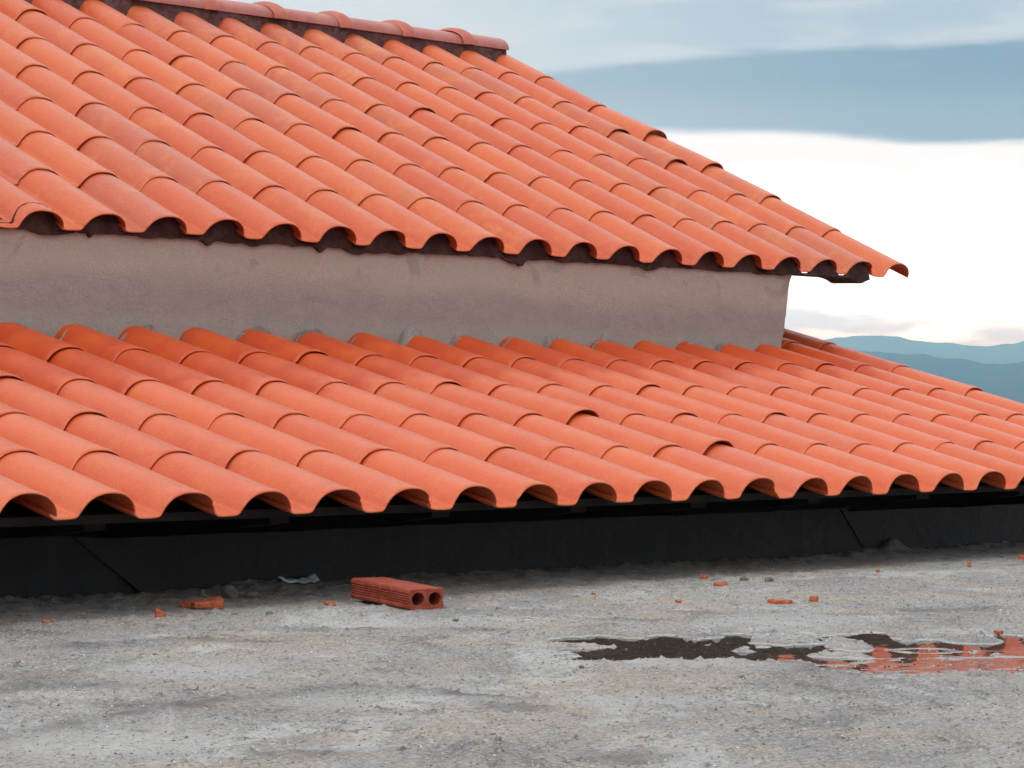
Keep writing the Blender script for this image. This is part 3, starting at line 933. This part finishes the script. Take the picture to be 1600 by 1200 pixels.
# ridge: mortar bed, caps and their collars
def ridge():
    us = np.arange(-1.5, 8.265, 0.014)
    rag = fbm(us * 8, us * 0, 121, 4)
    front = 7.812 + 0.012 * rag
    zs = np.array([1.70, 1.76, 1.82, 1.87, 1.905])
    X = np.repeat(us[:, None], len(zs), 1); Z = np.repeat(zs[None, :], len(us), 0)
    Y = front[:, None] + 0.012 * ((Z - 1.70) / 0.2) + 0.010 * fbm(X * 26, Z * 26, 125, 3)
    me = grid_mesh('ridge_mortar', X, Y, Z)
    v = [tuple(p.co) for p in me.vertices]; f = [list(p.vertices) for p in me.polygons]
    n = len(zs)
    # right end of the bed
    last = [(len(us) - 1) * n + j for j in range(n)]
    b0 = len(v)
    for j in last:
        v.append((v[j][0] - 0.004, 7.97, v[j][2]))
    for a in range(n - 1):
        f.append([last[a], b0 + a, b0 + a + 1, last[a + 1]])
    o = link('ridge_mortar', pymesh('ridge_mortar', v, f), M_DMORTAR, roof_u, True, 60)

    def cap_mesh(length):
        """half-round cap with flat flanks along +X from 0, apex at z = 0"""
        prof = []
        for k in range(17):
            a = math.pi * k / 16
            prof.append((-0.088 * math.cos(a), -0.056 + 0.056 * math.sin(a) ** 0.9))
        v = []; f = []
        rows = [(0.0, 0.0, -0.002), (0.004, 0, 0), (length * 0.5, 0, 0), (length - 0.004, 0, 0), (length, 0, -0.002)]
        for (xx, _, off) in rows:
            for (yy, zz) in prof:
                s = 1 + off / 0.098
                v.append((xx, yy * s, -0.056 + (zz + 0.056) * s))
            for (yy, zz) in prof:
                v.append((xx, yy * 0.87, -0.056 + (zz + 0.056) * 0.82))
        m_ = len(prof); w2 = 2 * m_
        for r in range(len(rows) - 1):
            for k in range(m_ - 1):
                a = r * w2 + k; f.append([a, a + w2, a + w2 + 1, a + 1])
                c = r * w2 + m_ + k; f.append([c, c + 1, c + 1 + w2, c + w2])
            a = r * w2; f.append([a, a + m_, a + m_ + w2, a + w2])
            a = r * w2 + m_ - 1; f.append([a, a + w2, a + w2 + m_, a + m_])
        for k in range(m_ - 1):
            f.append([k, k + 1, k + 1 + m_, k + m_])
            a = (len(rows) - 1) * w2 + k; f.append([a, a + m_, a + m_ + 1, a + 1])
        return v, f

    def collar_mesh():
        """raised bead that each cap carries over the end of its neighbour"""
        v = []; f = []
        rows = []
        for k in range(9):
            a = math.pi * k / 8
            rows.append((-0.036 * math.cos(a), 0.0150 * math.sin(a) ** 1.3 + 0.0020))
        m_ = 21
        for (xx, hh) in rows:
            for k in range(m_):
                a = math.pi * k / (m_ - 1)
                v.append((xx + 0.018 * math.cos(a), -(0.088 + hh) * math.cos(a), -0.058 + (0.057 + hh) * math.sin(a) ** 0.9))
        for r in range(8):
            for k in range(m_ - 1):
                a = r * m_ + k
                f.append([a, a + m_, a + m_ + 1, a + 1])
        return v, f

    cv, cf = cap_mesh(0.335)
    kv, kf = collar_mesh()
    rs = random.Random(5)
    for k in range(17):
        u1 = 8.262 if k == 0 else 8.012 - (k - 1) * 0.336
        ln = 0.250 if k == 0 else 0.335
        cv, cf = cap_mesh(ln)
        # cap and its collar are one cast piece: joined into one mesh, two materials
        mb_v = list(cv); mb_f = [list(q) for q in cf]
        b0 = len(mb_v)
        ku = 0.0
        me = bpy.data.meshes.new('ridge_cap')
        me.from_pydata(mb_v + [(p[0] + ku, p[1], p[2]) for p in kv], [], mb_f + [[b0 + a for a in q] for q in kf])
        me.materials.append(M_RIDGE); me.materials.append(M_COLLAR)
        idx = [0] * len(mb_f) + [1] * len(kf)
        me.polygons.foreach_set('material_index', idx)
        me.polygons.foreach_set('use_smooth', [True] * len(me.polygons))
        me.set_sharp_from_angle(angle=R(40))
        o = bpy.data.objects.new('ridge_cap', me)
        COL.objects.link(o); o.parent = roof_u
        o.location = (u1 - ln, RIDGE_V + rs.uniform(-0.002, 0.002), RIDGE_Z + rs.uniform(-0.002, 0.002))
        o.rotation_euler = (rs.uniform(-0.02, 0.02), rs.uniform(-0.004, 0.004), rs.uniform(-0.006, 0.006))


ridge()

# mortar squeezed between the eave tiles and the top of the plaster wall
def eave_mortar():
    us = np.arange(-1.5, 8.10, 0.008)
    x0 = MU.translation.x
    px = np.array([p[0] for p in PROFILE]); pz = np.array([p[1] for p in PROFILE])
    loc = (us - x0 + 0.1318) % PITCH - 0.1318
    hp = np.interp(loc, px, pz)
    hp = np.maximum(hp, np.interp(np.clip(loc - 0.010, -0.1318, 1), px, pz) * (loc > 0.055))
    y = 5.918 - 0.018 * sstep(7.62, 7.68, us)
    top = uz(y) + (hp - 0.0010) / math.cos(UP) + TILT * 0.8
    hang = np.maximum(0, fbm(us * 6.2, us * 0 + 7, 131, 4) - 0.05)
    lump = np.exp(-(((us - 4.53 + 0.105) % 0.42 - 0.21) / 0.016) ** 2) * (vnoise(us * 2.3, us * 0, 133) > 0.0)
    bot = 0.893 - 0.030 * hang - 0.016 * lump + 0.003 * fbm(us * 40, us * 0, 135, 2)
    past = sstep(7.70, 7.76, us)
    bot = bot * (1 - past) + (0.8935 - 0.018 * np.exp(-np.abs((us - 8.035) / 0.044) ** 2.2) * (1 + 0.6 * fbm(us * 30, us * 0 + 2, 139, 2))) * past
    T = np.linspace(0, 1, 6)[None, :]
    Z = bot[:, None] + (np.maximum(top, bot + 0.004) - bot)[:, None] * T
    X = np.repeat(us[:, None], 6, 1)
    Y = np.reshape(y, (-1, 1)) + 0.016 * T + 0.004 * fbm(X * 50, Z * 50, 137, 3) - 0.004 * np.sin(T * np.pi)
    me = grid_mesh('eave_mortar', X, Y, Z)
    v = [tuple(p.co) for p in me.vertices]; f = [list(p.vertices) for p in me.polygons]
    # underside returning to the wall and along the overhang
    b0 = len(v)
    for k in range(len(us)):
        v.append((us[k], y[k] + 0.12, bot[k] + 0.004))
    for k in range(len(us) - 1):
        f.append([k * 6, b0 + k, b0 + k + 1, (k + 1) * 6])
    return pymesh('eave_mortar', v, f)


o = link('eave_mortar', eave_mortar(), M_EMORTAR, roof_u, True, 60)

# ------------------------------------------------------------------ loose things on the concrete
def hollow_brick():
    """two-hole clay block: ribbed sides, rounded edges, two through holes"""
    W_, H_, L_ = 0.086, 0.044, 0.262
    out = []
    def rr(cx, cy, hw, hh, r, n):
        pts = []
        for (sx, sy, a0) in ((1, 1, 0), (-1, 1, 90), (-1, -1, 180), (1, -1, 270)):
            for k in range(n + 1):
                a = R(a0 + 90 * k / n)
                pts.append((cx + sx * (hw - r) + r * math.cos(a), cy + sy * (hh - r) + r * math.sin(a)))
        return pts
    # outer ring with four grooves per side face
    ring = []
    rr_ = rr(0, 0, W_ / 2, H_ / 2, 0.006, 4)
    right_bot, right_top = rr_[19], rr_[0]
    ring += rr_[0:5] + rr_[5:10]
    gz_ = np.linspace(H_ / 2 - 0.012, -H_ / 2 + 0.012, 5)
    for g_ in gz_:
        ring += [(-W_ / 2, g_ + 0.0026), (-W_ / 2 + 0.0026, g_ + 0.0010), (-W_ / 2 + 0.0026, g_ - 0.0010), (-W_ / 2, g_ - 0.0026)]
    ring += rr_[10:15] + rr_[15:20]
    for g_ in gz_[::-1]:
        ring += [(W_ / 2, g_ - 0.0026), (W_ / 2 - 0.0026, g_ - 0.0010), (W_ / 2 - 0.0026, g_ + 0.0010), (W_ / 2, g_ + 0.0026)]
    holes = []
    for cx in (-0.0205, 0.0205):
        holes.append([(cx + 0.0155 * math.cos(a), 0.000 + 0.0142 * math.sin(a)) for a in np.linspace(0, 2 * math.pi, 24, endpoint=False)])
    import bmesh
    bm = bmesh.new()
    rs = random.Random(2)
    def loop(pts, y, j):
        return [bm.verts.new((p[0] + rs.uniform(-j, j), y, p[1] + rs.uniform(-j, j))) for p in pts]
    ys = [0.0, 0.003] + list(np.linspace(0.02, L_ - 0.02, 9)) + [L_ - 0.003, L_]
    rings = []
    for k, y_ in enumerate(ys):
        sc = 0.975 if k in (0, len(ys) - 1) else 1.0
        warp = 0.0012 * math.sin(y_ * 21)
        rings.append(loop([(p[0] * sc + warp, p[1] * sc) for p in ring], y_, 0.0004))
    n = len(ring)
    for a, b_ in zip(rings[:-1], rings[1:]):
        for k in range(n):
            bm.faces.new((a[k], b_[k], b_[(k + 1) % n], a[(k + 1) % n]))
    for h_ in holes:
        hs = [loop([(p[0], p[1]) for p in h_], y_, 0.0003) for y_ in (0.0, 0.004, L_ * 0.5, L_ - 0.004, L_)]
        m_ = len(h_)
        for a, b_ in zip(hs[:-1], hs[1:]):
            for k in range(m_):
                bm.faces.new((a[k], a[(k + 1) % m_], b_[(k + 1) % m_], b_[k]))
        h_[:] = [hs[0], hs[-1]]
    # end faces: fill between the outer ring and the two holes
    for e_i, rg in ((0, rings[0]), (1, rings[-1])):
        edges = []
        bm.edges.ensure_lookup_table()
        for lp in [rg] + [h_[e_i] for h_ in holes]:
            for k in range(len(lp)):
                edges.append(bm.edges.get((lp[k], lp[(k + 1) % len(lp)])))
        bmesh.ops.triangle_fill(bm, use_beauty=True, use_dissolve=False, edges=edges)
    bmesh.ops.recalc_face_normals(bm, faces=bm.faces)
    me = bpy.data.meshes.new('brick')
    bm.to_mesh(me); bm.free()
    o = link('hollow_brick', me, M_BRICK, None, True, 35)
    return tag(o, 'whole red clay brick with two round holes and ribbed side lying by the black wall', 'brick')


BR = hollow_brick()
nx, ny = 4.184, 4.197                    # middle of the near end
dirv = Vector((4.262 - 4.200, 4.470 - 4.247, 0)).normalized()
yaw = math.atan2(dirv.y, dirv.x) - R(90)
z0 = gz(nx, ny) + 0.0210; z1 = gz(nx + dirv.x * 0.25, ny + dirv.y * 0.25) + 0.0300
BR.location = (nx, ny, z0 + 0.001)
BR.rotation_euler = (math.atan2(z1 - z0, 0.262), 0, yaw)


def shard(u, v, L_, W_, H_, rot, seed, label, cat='tile fragment', name='tile_shard', mat=M_SHARD, tilt=0.0, group='broken red tile pieces'):
    """broken piece: irregular outline, curved like the tile it came from"""
    rs = random.Random(seed)
    n = 13
    outl = []
    skew = rs.uniform(-0.35, 0.35)
    for k in range(n):
        a = 2 * math.pi * k / n + rs.uniform(-0.20, 0.20)
        ca, sa = math.cos(a), math.sin(a)
        rr_ = (abs(ca) ** 2.4 + abs(sa) ** 2.4) ** (-1 / 2.4) * rs.choice((1.0, 1.0, 0.72, 0.86, 1.12))
        outl.append(((ca * rr_ + skew * sa) * L_ / 2, sa * rr_ * W_ / 2))
    lean = rs.uniform(0.15, 0.5); la = rs.uniform(0, 6.28)
    vs = []; fs = []
    for (sc, zz) in ((0.97, 0.0), (1.0, 0.30), (0.99, 0.75), (0.90, 1.0)):
        for (a, b_) in outl:
            arch = H_ * 0.35 * (1 - (2 * b_ / W_) ** 2)
            vs.append((a * sc, b_ * sc, zz * (H_ * 0.75 * (1 + lean * (math.cos(la) * a * 2 / L_ + math.sin(la) * b_ * 2 / W_)) + arch) + rs.uniform(-0.06, 0.06) * H_))
    for r in range(3):
        for k in range(n):
            fs.append([r * n + k, r * n + (k + 1) % n, (r + 1) * n + (k + 1) % n, (r + 1) * n + k])
    c0 = len(vs); vs.append((0, 0, H_ * 1.02)); vs.append((0, 0, 0))
    for k in range(n):
        fs.append([3 * n + k, 3 * n + (k + 1) % n, c0])
        fs.append([(k + 1) % n, k, c0 + 1])
    o = link(name, pymesh(name, vs, fs), mat, None, True, 32)
    o.location = (u, v, gz(u, v) - H_ * 0.08)
    o.rotation_euler = (tilt, 0, rot)
    return tag(o, label, cat, group)


RTA = math.atan2(RT[1], RT[0])
shard(3.855, 4.535, 0.092, 0.080, 0.018, RTA + 0.35, 1, 'largest orange tile shard, left of the whole brick near the black wall')
shard(3.655, 4.430, 0.020, 0.024, 0.013, RTA + 0.1, 2, 'small orange tile chip just left of the largest shard')
shard(4.100, 4.405, 0.026, 0.030, 0.012, RTA - 0.1, 3, 'orange tile chip between the largest shard and the whole brick')
shard(4.840, 3.765, 0.056, 0.060, 0.009, RTA + 0.05, 4, 'flat broken orange tile piece alone in the open right of the brick, above the puddle')
shard(4.918, 3.735, 0.018, 0.026, 0.012, RTA, 5, 'little orange chip just right of the flat broken piece above the puddle')
shard(5.400, 4.440, 0.020, 0.030, 0.010, RTA, 6, 'thin orange chip beside two grey pebbles, nearer the wall')
shard(5.280, 4.290, 0.030, 0.034, 0.009, RTA + 0.1, 7, 'thin orange chip beside two grey pebbles, farther from the wall')
shard(5.990, 4.340, 0.010, 0.014, 0.008, RTA, 8, 'tiny red chip in the dirt midway along the right part of the wall')
shard(6.350, 4.300, 0.011, 0.014, 0.012, RTA, 9, 'tiny red chip near the dirt bank toward the right end of the wall')
shard(6.790, 4.420, 0.024, 0.020, 0.012, RTA, 10, 'red chip lying at the far right end of the dirt bank')
shard(4.512, 2.990, 0.017, 0.026, 0.006, RTA + 0.2, 11, 'pinkish chip lying in the puddle at the far right')
shard(4.719, 4.202, 0.011, 0.020, 0.008, RTA, 12, 'tiny red chip right of the whole brick, nearer to it')
shard(4.687, 3.927, 0.012, 0.018, 0.006, RTA, 13, 'tiny flat red chip between the whole brick and the flat broken piece')
shard(3.400, 4.470, 0.024, 0.022, 0.005, RTA, 14, 'flat dull red chip sunk in the concrete at the far left')


def stone(u, v, r, seed, label, sq=0.7, group='loose grey rubble', mat=M_STONE, name='stone', cat='stone'):
    import bmesh
    bm = bmesh.new()
    bmesh.ops.create_icosphere(bm, subdivisions=3, radius=r)
    rs = random.Random(seed); ox, oy = rs.uniform(0, 50), rs.uniform(0, 50)
    co = np.array([tuple(p.co) for p in bm.verts])
    k = 1 + 0.55 * fbm(co[:, 0] / r * 0.9 + ox, co[:, 1] / r * 0.9 + co[:, 2] / r * 0.7 + oy, seed, 4)
    for p, kk in zip(bm.verts, k):
        p.co *= kk
        p.co.z *= sq
    me = bpy.data.meshes.new(name); bm.to_mesh(me); bm.free()
    o = link(name, me, mat, None, True, 50)
    o.location = (u, v, gz(u, v) + r * sq * 0.45)
    o.rotation_euler = (0, 0, rs.uniform(0, 6))
    return tag(o, label, cat, group)


stone(4.075, 4.700, 0.021, 1, 'dark lump of mortar rubble behind the largest orange shard', 0.95)
stone(4.020, 4.730, 0.010, 2, 'small pale stone left of the dark rubble lump by the wall', 0.9)
stone(4.120, 4.680, 0.014, 8, 'low grey stone right of the dark rubble lump by the wall', 0.6)
stone(5.420, 4.330, 0.010, 3, 'dark pebble beside the thin orange chips, the left one', 0.6)
stone(5.440, 4.270, 0.012, 4, 'bluish grey pebble right of the dark pebble by the orange chips', 0.6)
stone(3.860, 4.330, 0.008, 5, 'small dark pebble in front of the largest orange shard', 0.6)
stone(3.395, 3.050, 0.005, 6, 'dark pebble alone on the pale concrete in the left foreground', 0.6)
stone(4.000, 3.930, 0.006, 7, 'dark crumb on the concrete in front of the whole brick', 0.6)

# scrap of pale plastic caught at the foot of the wall
def scrap():
    n = 15
    a = np.linspace(0, 1, n)
    p0 = np.array([4.335, 4.835]); p1 = np.array([4.475, 4.860])
    line = p0[None, :] + (p1 - p0)[None, :] * a[:, None]
    top = 0.012 + 0.004 * np.sin(a * 7) + 0.016 * a ** 2
    wid = 0.004 + 0.034 * np.sin(np.pi * np.clip(a * 1.1, 0, 1)) ** 0.8
    X = []; Y = []; Z = []
    for k in range(4):
        t_ = k / 3
        X.append(line[:, 0] + 0.012 * t_); Y.append(line[:, 1] - wid * t_)
        zz = [gz(x_, y_) for x_, y_ in zip(X[-1], Y[-1])]
        Z.append(np.array(zz) + 0.004 + top * (1 - t_) * 0.6 + 0.002 * np.sin(a * 23 + k))
    me = grid_mesh('plastic_scrap', np.stack(X, 1), np.stack(Y, 1), np.stack(Z, 1))
    o = link('plastic_scrap', me, M_PAPER, None, True)
    sol = o.modifiers.new('thickness', 'SOLIDIFY'); sol.thickness = 0.0012
    tag(o, 'crumpled strip of pale green plastic sheet at the foot of the black wall', 'litter')


scrap()


def scatter(name, mat, n, area, rmin, rmax, seed, label, dens=None):
    rs = random.Random(seed)
    base = [(1, 0, 0), (-1, 0, 0), (0, 1, 0), (0, -1, 0), (0, 0, 1), (0, 0, -1)]
    fc = [[0, 2, 4], [2, 1, 4], [1, 3, 4], [3, 0, 4], [2, 0, 5], [1, 2, 5], [3, 1, 5], [0, 3, 5]]
    pts = []
    while len(pts) < n:
        s = rs.uniform(area[0], area[1]); q = rs.uniform(area[2], area[3])
        u = s * RT[0] + q * FW[0]; v = s * RT[1] + q * FW[1]
        if v > 4.88: continue
        if dens and rs.random() > dens(u, v): continue
        pts.append((u, v))
    zz = yard_height(np.array([p[0] for p in pts]), np.array([p[1] for p in pts]))
    vs = []; fs = []
    for (u, v), z_ in zip(pts, zz):
        r = rmin + (rmax - rmin) * rs.random() ** 2.5
        a = rs.uniform(0, 6.28); ca, sa = math.cos(a), math.sin(a)
        sx, sy, sz = r * rs.uniform(0.7, 1.4), r * rs.uniform(0.7, 1.3), r * rs.uniform(0.4, 0.8)
        b0 = len(vs)
        for p in base:
            x_, y_ = p[0] * sx * rs.uniform(0.7, 1.1), p[1] * sy * rs.uniform(0.7, 1.1)
            vs.append((u + x_ * ca - y_ * sa, v + x_ * sa + y_ * ca, z_ + sz * 0.3 + p[2] * sz + (x_ * 0.2)))
        fs += [[b0 + k for k in q_] for q_ in fc]
    o = link(name, pymesh(name, vs, fs), mat, None, False)
    return tag(o, label, kind='stuff')


scatter('grit', M_GRIT, 26000, (-1.1, 1.6, 3.0, 7.0), 0.0009, 0.0032, 1, 'loose grit and sand grains scattered over the concrete')
scatter('dirt_crumbs', M_STONE, 4200, (-1.2, 1.6, 3.0, 7.6), 0.0006, 0.0026, 2, 'dark crumbs of dirt on the concrete, thickest along the wall',
        lambda u, v: 1.0 if v > 4.3 else 0.18)
scatter('plaster_crumbs', M_WHITE, 60, (1.02, 1.20, 5.55, 5.95), 0.002, 0.008, 3, 'streak of white plaster crumbs on the wet concrete right of the flat tile piece')
scatter('pale_grains', M_WHITE, 1400, (-1.2, 1.6, 3.0, 6.8), 0.0008, 0.0024, 4, 'pale grains strewn over the concrete')

# ------------------------------------------------------------------ air between here and the hills
def haze():
    b_ = MB()
    b_.box(-13500, 13500, -13500, 13500, -120, 330)
    m, t = new_mat('air')
    pv = t.node('ShaderNodeVolumePrincipled')
    pv.inputs['Color'].default_value = (0.33, 0.70, 1.0, 1)
    pv.inputs['Absorption Color'].default_value = (1, 1, 1, 1)
    pv.inputs['Density'].default_value = 2.2e-4
    pv.inputs['Anisotropy'].default_value = 0.78
    t.out(None, pv.outputs[0])
    o = b_.build('haze', m)
    tag(o, 'pale blue air between the roofs and the hills', kind='stuff')


haze()
